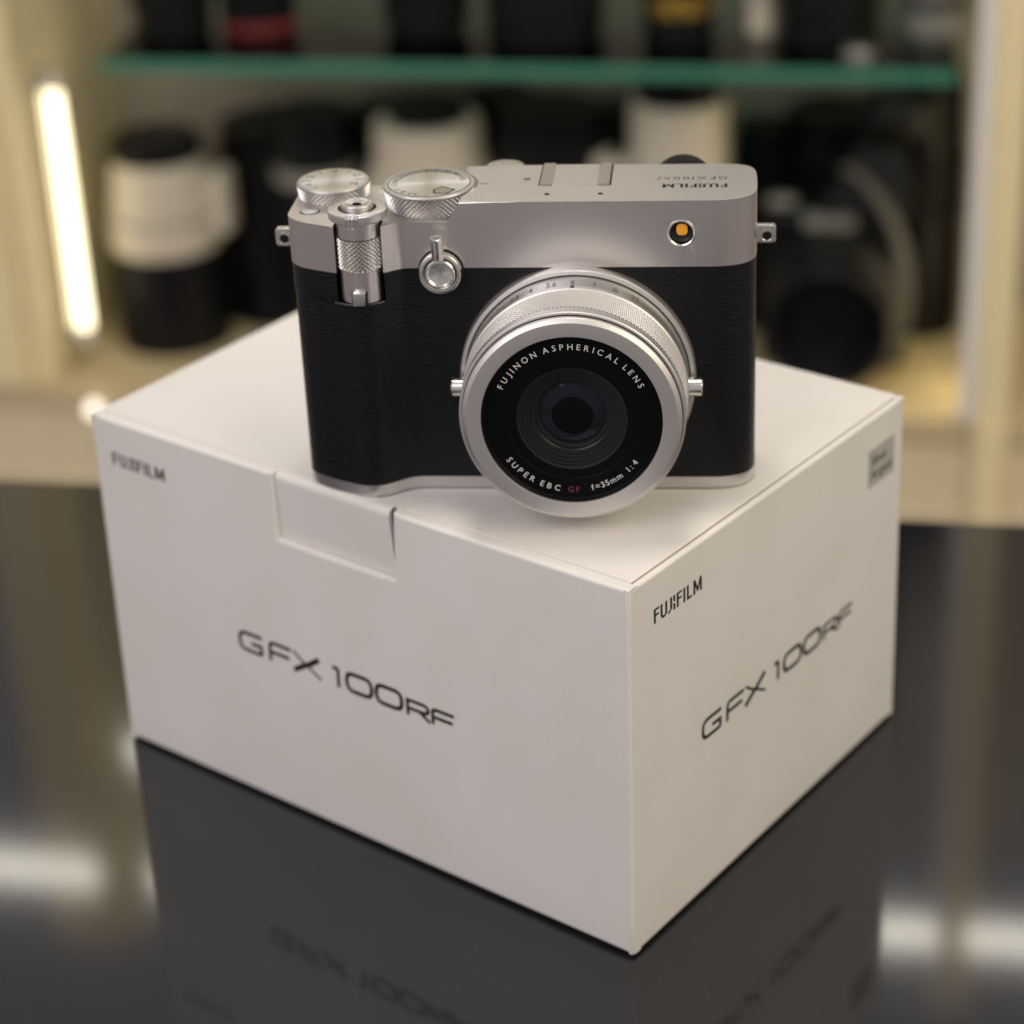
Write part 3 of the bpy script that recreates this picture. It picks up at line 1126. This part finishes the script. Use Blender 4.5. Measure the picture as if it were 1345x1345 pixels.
cp('channel_rim', bm, M_black)

# --- silver deck at the left and the tall top housing at the right
DECK = dense(LFRONT_UP) + CHANNEL[1:3] + dense(SWEEP)[:-1] + [(38.0, 0.0), (46.3, 0.0), (46.3, 31.5), (40, 31.5), (4, 31.5), (0.8, 30.4), (-0.9, 27.0)]
bm = bmesh.new()
prism(bm, DECK, 71.8, 86.0, bev_top=0.45, seg=3)
cp('control_deck', bm, M_silver)
D2 = (39.7, 15.3)                # shutter dial centre
D1 = (9.7, 24.6)                 # compensation dial centre


def arc(c, r, a0, a1, n):
    return [(c[0] + r * math.cos(math.radians(a0 + (a1 - a0) * i / n)), c[1] + r * math.sin(math.radians(a0 + (a1 - a0) * i / n))) for i in range(n + 1)]


cut = arc(D2, 14.3, 38, -42, 14)     # hollow around the shutter dial
HB = [(46.3, 0.0)] + dense(RCORNER)[5:-1] + dense([(125.0, 31.6), (80, 31.9), (66, 31.8)])[:-1]
L_low = [(66, 31.8), (48.4, 31.6), (48.2, 28.0)] + cut + [(48.0, 3.0), (46.4, 1.0)]
L_top = [(66, 31.8), (49.2, 31.6), (49.0, 28.0)] + cut + [(50.6, 4.0), (50.0, 1.0)]
low = HB + L_low
top = [(50.0, 0.0)] + HB[1:] + L_top
bm = bmesh.new()
# below deck height a plain block, above it the sloping shoulder
prism(bm, HB + [(66, 31.8), (46.31, 31.55)], 71.8, 86.0)
hs = cp('top_housing', bm, M_silver)
# bore for the lamp window
bm = bmesh.new()
lathe(bm, [(0, -3), (3.45, -3), (3.45, 3), (0, 3)], 48, 'Y', (113.4, 0, 82.0))
cut_o = link('bore_cutter', bm, M_void, None, MM)
cut_o.parent = camera
md = hs.modifiers.new('bore', 'BOOLEAN')
md.object = cut_o
md.operation = 'DIFFERENCE'
md.solver = 'EXACT'
dg = bpy.context.evaluated_depsgraph_get()
ev = hs.evaluated_get(dg)
nm = bpy.data.meshes.new_from_object(ev)
hs.modifiers.clear()
wn = hs.modifiers.new('even_normals', 'WEIGHTED_NORMAL')
wn.keep_sharp = True
if len(nm.polygons) > 50:
    nm.materials.clear()
    nm.materials.append(M_silver)
    hs.data = nm
    hs.data.name = 'top_housing'
bpy.data.objects.remove(cut_o)
bm = bmesh.new()
prism(bm, low, 86.0, 91.8, top, bev_top=0.5, seg=3)
for f in bm.faces:
    f.smooth = True
bmesh.ops.scale(bm, vec=(MM,) * 3, verts=bm.verts)
bm.from_mesh(hs.data)
bm.to_mesh(hs.data)
bm.free()
hs.data.set_sharp_from_angle(angle=math.radians(35))
# thin dark seam between silver and leather
bm = bmesh.new()
prism(bm, inset(UP, 0.3), 71.6, 71.95)
cp('seam_line', bm, M_void)

# --- lamp window
bm = bmesh.new()
lathe(bm, [(3.42, -0.5), (3.42, 0.05), (3.75, 0.28), (4.05, 0.2), (4.15, -0.02), (3.9, -0.5)], 64, 'Y', (113.4, 0, 82.0), closed=True)
lw = cp('lamp_window', bm, M_bright)
bm = bmesh.new()
lathe(bm, [(3.44, -0.2), (3.3, -1.9), (2.4, -2.4), (0, -2.4)], 48, 'Y', (113.4, 0, 82.0))
cp('window_cup', bm, M_black, lw)
bm = bmesh.new()
prism(bm, rr(-1.65, -1.75, 1.65, 1.75, 1.25), 0, 1.2, bev_top=0.3)
for v in bm.verts:
    v.co = Vector((113.55 + v.co.x, 1.9 - v.co.z, 82.75 + v.co.y))
fixn(bm)
cp('amber_lens', bm, M_amber, lw)

# --- hot shoe
bm = bmesh.new()
box(bm, 75.7, 88.9, 13.7, 31.7, 91.79, 92.0, 0.08)
sh = cp('hot_shoe', bm, M_silver)
for x0, x1, gx in ((72.2, 75.75, 71.75), (88.85, 92.4, 92.4)):
    bm = bmesh.new()
    box(bm, x0, x1, 13.6, 31.75, 91.8, 92.45, 0.15)
    cp('shoe_rail', bm, M_rail, sh)
    bm = bmesh.new()
    box(bm, gx, gx + 0.45, 13.7, 31.7, 91.7, 91.9)
    cp('shoe_gap', bm, M_void, sh)
for x in (74.8, 90.2):
    bm = bmesh.new()
    lathe(bm, [(0.75, 91.7), (0.75, 91.86), (0.55, 91.95), (0.45, 91.8), (0, 91.8)], 20, 'Z', (x, 6.3, 0))
    cp('screw', bm, M_dark, sh)
bm = bmesh.new()
lathe(bm, [(0.55, 91.82), (0.85, 91.82), (0.85, 91.84), (0.55, 91.84)], 24, 'Z', (68.1, 19.4, 0), closed=True)
box(bm, 66.9, 69.3, 19.3, 19.5, 91.82, 91.84)
cp('focal_plane_mark', bm, M_dark)
# words on the top, to be read from behind
bm = bmesh.new()
maker_mark(bm, lambda x, y: (126.4 - x, 14.2 - y, 91.83), 19.4, 3.3)
cp('maker_lettering', bm, M_dark, smooth=False)
bm = bmesh.new()
wd = text_line(bm, 'GFX100', 2.3, 0.75, lambda x, y: (126.4 - x * 1.22, 20.1 - y, 91.83))
cp('model_lettering', bm, M_dark, smooth=False)
bm = bmesh.new()
text_line(bm, 'RF', 2.0, 0.6, lambda x, y: (126.4 - (wd + 1.0) * 1.22 - x * 1.22, 20.1 - y, 91.83))
cp('model_lettering', bm, M_red, smooth=False)

# --- dials on the deck


def dial(name, c, zb, zt, rb, rt, nk, rows):
    bm = bmesh.new()
    lathe(bm, [(rt - 3.0, zt - 0.06), (rt - 0.75, zt - 0.02), (rt - 0.35, zt - 0.05), (rt, zt - 0.45), (rt, zt - 0.75), (rt - 0.35, zt - 0.8)], 96, 'Z', (c[0], c[1], 0))
    lathe(bm, [(rb - 0.4, zb - 1.0), (rb - 0.4, zb + 0.05), (rb - 0.2, zb + 0.1)], 96, 'Z', (c[0], c[1], 0))
    d = cp(name, bm, M_silver)
    bm = bmesh.new()
    knurl(bm, rb - 0.3, rt - 0.55, zb, zt - 0.75, nk, rows, 0.85, 'Z', (c[0], c[1], 0))
    cp('knurled_band', bm, M_knurl, d, angle=5)
    # spun top plate, its own origin at the middle for the circular brushing
    bm = bmesh.new()
    lathe(bm, [(0, 0.0), (rt - 3.2, 0.0), (rt - 1.6, 0.0), (rt - 1.5, -0.06)], 96, 'Z')
    tp = cp('dial_top', bm, M_spun, d)
    tp.location = (c[0] * MM, c[1] * MM, zt * MM)
    return d


def ring_text(bm, items, c, rc, z, cap, sx=1.0):
    """items: (text, degrees); letters with their heads outwards"""
    for s, deg in items:
        lay, wd, sc = layout(s, cap, cap * 0.12)
        a0 = math.radians(deg)
        er = Vector((math.cos(a0), math.sin(a0)))
        et = Vector((math.sin(a0), -math.cos(a0)))
        for ch, x in lay:
            def fn(px, py, x=x):
                p = Vector((c[0], c[1])) + er * (rc + py - cap / 2) + et * (px + x - wd / 2) * sx
                return (p.x, p.y, z)
            put(bm, ch, sc, fn)


d1 = dial('compensation_dial', D1, 86.0, 90.3, 10.1, 10.8, 44, 5)
bm = bmesh.new()
ring_text(bm, [('0', 95), ('1', 62), ('2', 32), ('3', 4), ('C', -28), ('1', 128), ('2', 158), ('3', 188), ('4', 214)], D1, 7.9, 90.33, 2.3)
ring_text(bm, [('.', 78), ('.', 47), ('.', 18), ('.', 111), ('.', 143), ('.', 173), ('+', 240), ('-', -55)], D1, 8.0, 90.33, 1.4)
cp('dial_numerals', bm, M_dark, d1, smooth=False)
d2 = dial('shutter_dial', D2, 86.0, 92.4, 11.9, 13.5, 54, 8)
bm = bmesh.new()
ring_text(bm, [('4000', 38), ('2000', 58), ('1000', 76), ('500', 93), ('250', 108), ('125', 122), ('60', 136), ('30', 148), ('15', 160), ('8', 171), ('4', 181), ('2', 191), ('1', 201), ('T', 214), ('B', 229), ('P', 244), ('S', 254)], D2, 10.3, 92.43, 1.75)
cp('dial_numerals', bm, M_dark, d2, smooth=False)
bm = bmesh.new()
ring_text(bm, [('A', 16)], D2, 10.1, 92.43, 2.1)
cp('dial_letter', bm, M_red, d2, smooth=False)
bm = bmesh.new()
lathe(bm, [(11.85, 92.36), (11.85, 92.43), (12.1, 92.43), (12.1, 92.36)], 96, 'Z', (D2[0], D2[1], 0), closed=True)
cp('dial_groove', bm, M_dark, d2)
# the little window in the shutter dial: a pentagon with a sunken floor
bm = bmesh.new()
pent = [(41.5, 9.4), (42.0, 6.0), (46.0, 5.6), (48.2, 9.2), (44.0, 12.0)]
prism(bm, pent, 92.36, 92.425, cap_bot=False)
dw = cp('dial_window', bm, M_dark, d2)
bm = bmesh.new()
prism(bm, [(44.3 + (x - 44.3) * 0.82, 8.3 + (y - 8.3) * 0.80) for x, y in pent], 92.40, 92.435, cap_bot=False)
cp('window_floor', bm, M_rail, d2)
# index line on the top housing, function button, small power mark
bm = bmesh.new()
box(bm, 54.6, 57.0, 15.6, 15.95, 91.81, 91.83)
cp('index_line', bm, M_dark)
bm = bmesh.new()
lathe(bm, [(0, 86.45), (2.2, 86.45), (2.55, 86.3), (2.6, 86.0)], 40, 'Z', (5.0, 9.1, 0))
fb = cp('function_button', bm, M_silver)
bm = bmesh.new()
lathe(bm, [(2.62, 86.01), (3.0, 86.02)], 40, 'Z', (5.0, 9.1, 0))
cp('button_groove', bm, M_dark, fb)
bm = bmesh.new()
box(bm, 23.0, 26.2, 24.5, 27.5, 86.0, 86.06)
pp = cp('index_patch', bm, M_white)
bm = bmesh.new()
text_line(bm, 'A', 2.2, 0, lambda x, y: (26.8 + x, 24.4 + y, 86.05))
cp('mark_lettering', bm, M_dark, pp, smooth=False)

# --- column: collar, knurled front dial, shutter ring, shutter button
bm = bmesh.new()
lathe(bm, [(CR - 0.35, 82.7), (CR - 0.05, 82.9), (CR, 83.2), (CR, 88.6), (0, 88.6)], 72, 'Z', (CX, CY, 0))
col = cp('ring_collar', bm, M_silver)
bm = bmesh.new()
knurl(bm, CR - 0.45, CR - 0.45, 73.4, 82.7, 28, 14, 0.8, 'Z', (CX, CY, 0))
fd = cp('front_dial', bm, M_knurl, angle=5)
bm = bmesh.new()
lathe(bm, [(CR - 0.3, 73.4), (CR, 73.2), (CR, 72.9), (CR - 0.1, 72.8), (CR - 0.1, 63.6), (CR - 0.5, 63.4), (0, 63.4)], 72, 'Z', (CX, CY, 0))
lc = cp('lower_collar', bm, M_silver)
bm = bmesh.new()
box(bm, CX - 1.85, CX + 1.85, CY - CR - 1.5, CY - CR + 1.5, 63.4, 67.4, 0.35)
cp('toggle_tab', bm, M_bright, lc)
bm = bmesh.new()
box(bm, CX + 1.86, CX + 2.3, CY - CR - 0.05, CY - CR + 1.0, 63.5, 67.3)
box(bm, CX - 2.3, CX - 1.86, CY - CR - 0.05, CY - CR + 1.0, 63.5, 67.3)
cp('toggle_slot', bm, M_void, lc)
RC = (CX + 0.1, CY)
bm = bmesh.new()
lathe(bm, [(5.4, 90.4), (5.6, 90.95), (8.0, 91.0), (8.5, 90.7), (8.6, 90.2), (8.6, 88.6), (8.3, 88.3), (6.2, 88.25)], 96, 'Z', (RC[0], RC[1], 0))
sr = cp('shutter_ring', bm, M_silver)
bm = bmesh.new()
# toothed tab at the ring's front edge
prof = [(-1.9, 0.55), (-1.5, -0.1), (-1.05, 0.55), (-0.55, -0.1), (0.0, 0.55), (0.55, -0.1), (1.05, 0.55), (1.5, -0.1), (1.9, 0.55)]
a = [bm.verts.new((RC[0] - 0.3 + x, RC[1] - 8.35 - 0.75 - y, 87.7)) for x, y in prof]
b = [bm.verts.new((RC[0] - 0.3 + x, RC[1] - 8.35 - 0.75 - y, 90.5)) for x, y in prof]
c = [bm.verts.new((RC[0] - 0.3 + x, RC[1] - 7.9, 91.15)) for x, y in prof]
d = [bm.verts.new((RC[0] - 0.3 + x, RC[1] - 7.9, 87.7)) for x, y in prof]
for i in range(len(prof) - 1):
    bm.faces.new((a[i], a[i + 1], b[i + 1], b[i]))
    bm.faces.new((b[i], b[i + 1], c[i + 1], c[i]))
    bm.faces.new((d[i], d[i + 1], a[i + 1], a[i]))
bm.faces.new((a[0], b[0], c[0], d[0]))
bm.faces.new((a[-1], d[-1], c[-1], b[-1]))
fixn(bm)
cp('ring_tab', bm, M_bright, sr, angle=20)
bm = bmesh.new()
lathe(bm, [(5.3, 90.2), (5.3, 90.6), (4.7, 90.6), (4.6, 92.0), (4.3, 92.35), (3.4, 92.45), (2.1, 92.0), (1.35, 91.9)], 72, 'Z', (RC[0], RC[1], 0))
sb = cp('shutter_button', bm, M_silver)
bm = bmesh.new()
lathe(bm, [(1.36, 91.92), (1.25, 91.3), (0, 91.2)], 32, 'Z', (RC[0], RC[1], 0))
cp('cable_socket', bm, M_dark, sb)
bm = bmesh.new()
lathe(bm, [(5.32, 90.65), (4.72, 90.65)], 48, 'Z', (RC[0], RC[1], 0))
cp('button_gap', bm, M_void, sb)

# --- function lever on the front
LX, LZ = 43.8, 71.0
bm = bmesh.new()
lathe(bm, [(6.7, 0.05), (6.7, 0.25), (6.5, 0.3), (6.3, 0.1)], 64, 'Y', (LX, 0, LZ), closed=True)
lv = cp('function_lever', bm, M_void)
bm = bmesh.new()
lathe(bm, [(6.3, 0.0), (6.3, 2.6), (6.0, 3.1), (5.5, 3.25), (5.0, 3.2), (4.75, 2.9), (4.75, 1.0)], 80, 'Y', (LX, 0, LZ))
cp('lever_ring', bm, M_bright, lv)
bm = bmesh.new()
lathe(bm, [(4.76, 2.2), (4.45, 2.2)], 64, 'Y', (LX, 0, LZ))
cp('lever_groove', bm, M_void, lv)
bm = bmesh.new()
lathe(bm, [(4.45, 2.0), (4.45, 3.1), (4.1, 3.5), (3.75, 3.55), (3.3, 3.1)], 80, 'Y', (LX, 0, LZ))
cp('button_rim', bm, M_bright, lv)
bm = bmesh.new()
lathe(bm, [(3.3, 0.0), (2.2, -0.22), (0, -0.3)], 64, 'Z')
bt = cp('lever_button', bm, M_spun, lv)
bt.location = (LX * MM, -3.1 * MM, LZ * MM)
bt.rotation_euler = (pi / 2, 0, 0)
bm = bmesh.new()
t = bmesh.new()
prism(t, [(1.85 * math.cos(2 * pi * i / 24), 1.55 * math.sin(2 * pi * i / 24)) for i in range(24)], 0, 7.0, bev_top=0.3)
merge(bm, t, Matrix.Translation((LX - 0.3, -3.0, LZ + 4.9)) @ Matrix.Rotation(math.radians(12), 4, 'X'))
stem = cp('lever_stem', bm, M_bright, lv)
bm = bmesh.new()
box(bm, LX - 0.6, LX - 0.05, -5.0, -4.2, LZ + 5.1, LZ + 7.0, 0.1)
cp('stem_mark', bm, M_red, lv)

# --- strap lugs
for sgn, x0 in ((1, 134.4), (-1, -0.6)):
    xs = sorted((x0, x0 + sgn * 6.1))
    bm = bmesh.new()
    out = rr(xs[0], 73.9, xs[1], 79.5, 1.1)
    prism(bm, out, 0, 2.6, bev_top=0.4, bev_bot=0.4)
    for v in bm.verts:
        v.co = Vector((v.co.x, 15.3 - v.co.z, v.co.y))
    fixn(bm)
    lg = cp('strap_lug', bm, M_bright)
    xc = x0 + sgn * 3.5
    bm = bmesh.new()
    lathe(bm, [(1.95, -12.65), (1.95, -12.45), (1.5, -12.45), (1.25, -12.75)], 40, 'Y', (xc, 0, 76.2))
    cp('lug_ring', bm, M_bright, lg)
    bm = bmesh.new()
    lathe(bm, [(1.26, -12.66), (0, -12.67)], 32, 'Y', (xc, 0, 76.2))
    cp('lug_hole', bm, M_void, lg)
# --- back: eyecup and rear dial just showing over the top
bm = bmesh.new()
lathe(bm, [(8.6, -41.5), (9.3, -41.0), (9.6, -39.5), (9.3, -36.0), (8.4, -35.0), (7.0, -31.5)], 64, 'Y', (113.2, 0, 82.4))
cp('eyecup', bm, M_rubber)
bm = bmesh.new()
lathe(bm, [(0, 88.0), (5.6, 88.0), (5.9, 88.3), (5.9, 91.3), (5.6, 91.8), (4.8, 91.9), (0, 91.9)], 64, 'Z', (60.2, 35.2, -1.2))
cp('rear_dial', bm, M_bright)
bm = bmesh.new()
box(bm, 3, 130, 31.2, 33.6, 3, 71.0, 1.0)
cp('rear_cover', bm, M_black)

# --- lens
LC = (82.7, 0, 37.5)


def lring(name, prof, m, parent, n=128, angle=30, closed=False):
    bm = bmesh.new()
    lathe(bm, prof, n, 'Y', LC, closed)
    return cp(name, bm, m, parent, angle)


lens = lring('lens', [(34.8, -1), (34.8, 2.6), (34.4, 3.3), (33.4, 3.6), (33.2, 3.4), (33.2, 2.6)], M_lens, None)
lring('scale_ring', [(33.1, 2.4), (32.0, 10.3), (31.5, 10.4)], M_scale, lens)
lring('ring_gap', [(32.1, 10.2), (31.6, 10.6)], M_void, lens)
lring('focus_ring', [(31.5, 10.6), (32.5, 10.6), (32.9, 10.9), (32.9, 12.5), (32.6, 12.8), (32.35, 12.9)], M_lens, lens)
bm = bmesh.new()
knurl(bm, 32.2, 32.1, 12.9, 25.0, 170, 18, 0.42, 'Y', LC)
kb = cp('knurled_band', bm, M_lensknurl, lens, angle=5)
kb['kind'] = 'stuff'
lring('front_barrel', [(32.1, 25.0), (32.35, 25.2), (32.35, 28.4), (32.1, 28.7), (31.5, 28.75)], M_lens, lens)
lring('ring_gap', [(31.6, 28.7), (31.2, 28.6), (31.2, 29.1), (31.5, 29.1)], M_void, lens)
lring('front_ring', [(31.3, 29.05), (31.3, 30.4), (31.15, 30.65), (30.2, 31.4), (30.0, 31.5), (26.1, 31.5), (25.9, 31.4), (25.75, 31.0), (25.75, 29.4)], M_lens, lens)
lring('name_ring', [(25.77, 30.9), (25.4, 30.5), (25.2, 30.1), (24.9, 29.9), (19.0, 29.9), (18.8, 29.75), (15.8, 29.75)], M_name, lens)
p = [(15.8, 29.8)]
for k in range(5):
    r = 15.6 - k * 0.95
    p += [(r, 29.7 - k * 0.5), (r - 0.6, 29.6 - k * 0.5), (r - 0.65, 29.2 - k * 0.5)]
p += [(10.9, 27.0), (10.8, 26.0), (9.5, 25.8)]
lring('thread_ring', p, M_thread, lens, angle=20)
lring('front_element', [(9.6, 25.9), (8.5, 26.4), (7.0, 26.9), (4.0, 27.4), (0, 27.6)], M_optic, lens, 96)
lring('iris_ring', [(5.9, 27.12), (5.6, 27.45), (4.0, 27.62), (0, 27.85)], M_name, lens, 96)


def arc_text(bm, text, cap, track, rc, mid_deg, d, top_side=True):
    lay, wd, s = layout(text, cap, track)
    for ch, x in lay:
        u = (x + glyph(ch)[2] * s / 2 - wd / 2) / rc
        a = math.radians(mid_deg) + (-u if top_side else u)
        er = Vector((math.cos(a), math.sin(a))) * (1 if top_side else 1)
        up = er if top_side else -er
        ri = Vector((up.y, -up.x))
        w2 = glyph(ch)[2] * s / 2

        def fn(px, py):
            p = er * rc + up * (py - cap / 2) + ri * (px - w2)
            return (LC[0] + p.x, LC[1] - d, LC[2] + p.y)
        put(bm, ch, s, fn)
    return wd


def fit(text, cap, rc, span):
    """letter spacing that makes text fill span degrees"""
    lay, w0, s = layout(text, cap, 0)
    return (math.radians(span) * rc - w0) / max(1, len(lay) - 1)


bm = bmesh.new()
T1 = 'FUJINON ASPHERICAL LENS'
arc_text(bm, T1, 1.75, fit(T1, 1.75, 22.3, 128), 22.3, 90.5, 29.95)
for txt, span, mid in (('SUPER EBC', 46.0, 236.8), ('f=35mm', 25.0, 295.6), ('1:4', 9.6, 319.0)):
    arc_text(bm, txt, 1.75, fit(txt, 1.75, 22.3, span), 22.3, mid, 29.95, False)
cp('ring_lettering', bm, M_white, lens, smooth=False)
bm = bmesh.new()
arc_text(bm, 'GF', 1.75, fit('GF', 1.75, 22.3, 8.5), 22.3, 270.0, 29.95, False)
cp('ring_lettering', bm, M_red, lens, smooth=False)
# aperture figures round the grey scale ring
bm = bmesh.new()
for s, deg in (('2.8', 122), ('4', 112.5), ('5.6', 101.5), ('8', 90.5), ('11', 79.5), ('16', 68.5), ('22', 57.5)):
    lay, wd, sc = layout(s, 1.75, 0.25)
    for ch, x in lay:
        def fn(px, py, x=x):
            a = math.radians(deg) - (px + x - wd / 2) / 32.5
            dd = 8.6 - 1.5 * py
            rq = 33.15 - (dd - 2.4) * 1.1 / 7.9
            return (LC[0] + rq * math.cos(a), LC[1] - dd, LC[2] + rq * math.sin(a))
        put(bm, ch, sc, fn)
cp('aperture_numerals', bm, M_scaleink, lens, smooth=False)
bm = bmesh.new()
a = math.radians(90.5)
box(bm, LC[0] - 0.7, LC[0] + 0.5, -12.3, -11.0, LC[2] + 32.86, LC[2] + 32.96)
cp('index_mark', bm, M_dark, lens)
for sgn in (-1, 1):
    bm = bmesh.new()
    lathe(bm, [(0, 0.0), (2.5, 0.0), (2.8, 0.4), (2.8, 7.0), (0, 7.0)], 40, 'Z')
    M = Matrix.Translation((LC[0] + sgn * 36.7, -7.8, LC[2])) @ Matrix.Rotation(-sgn * pi / 2, 4, 'Y')
    bmesh.ops.transform(bm, matrix=M, verts=bm.verts)
    fixn(bm)
    cp('aperture_knob', bm, M_bright, lens)
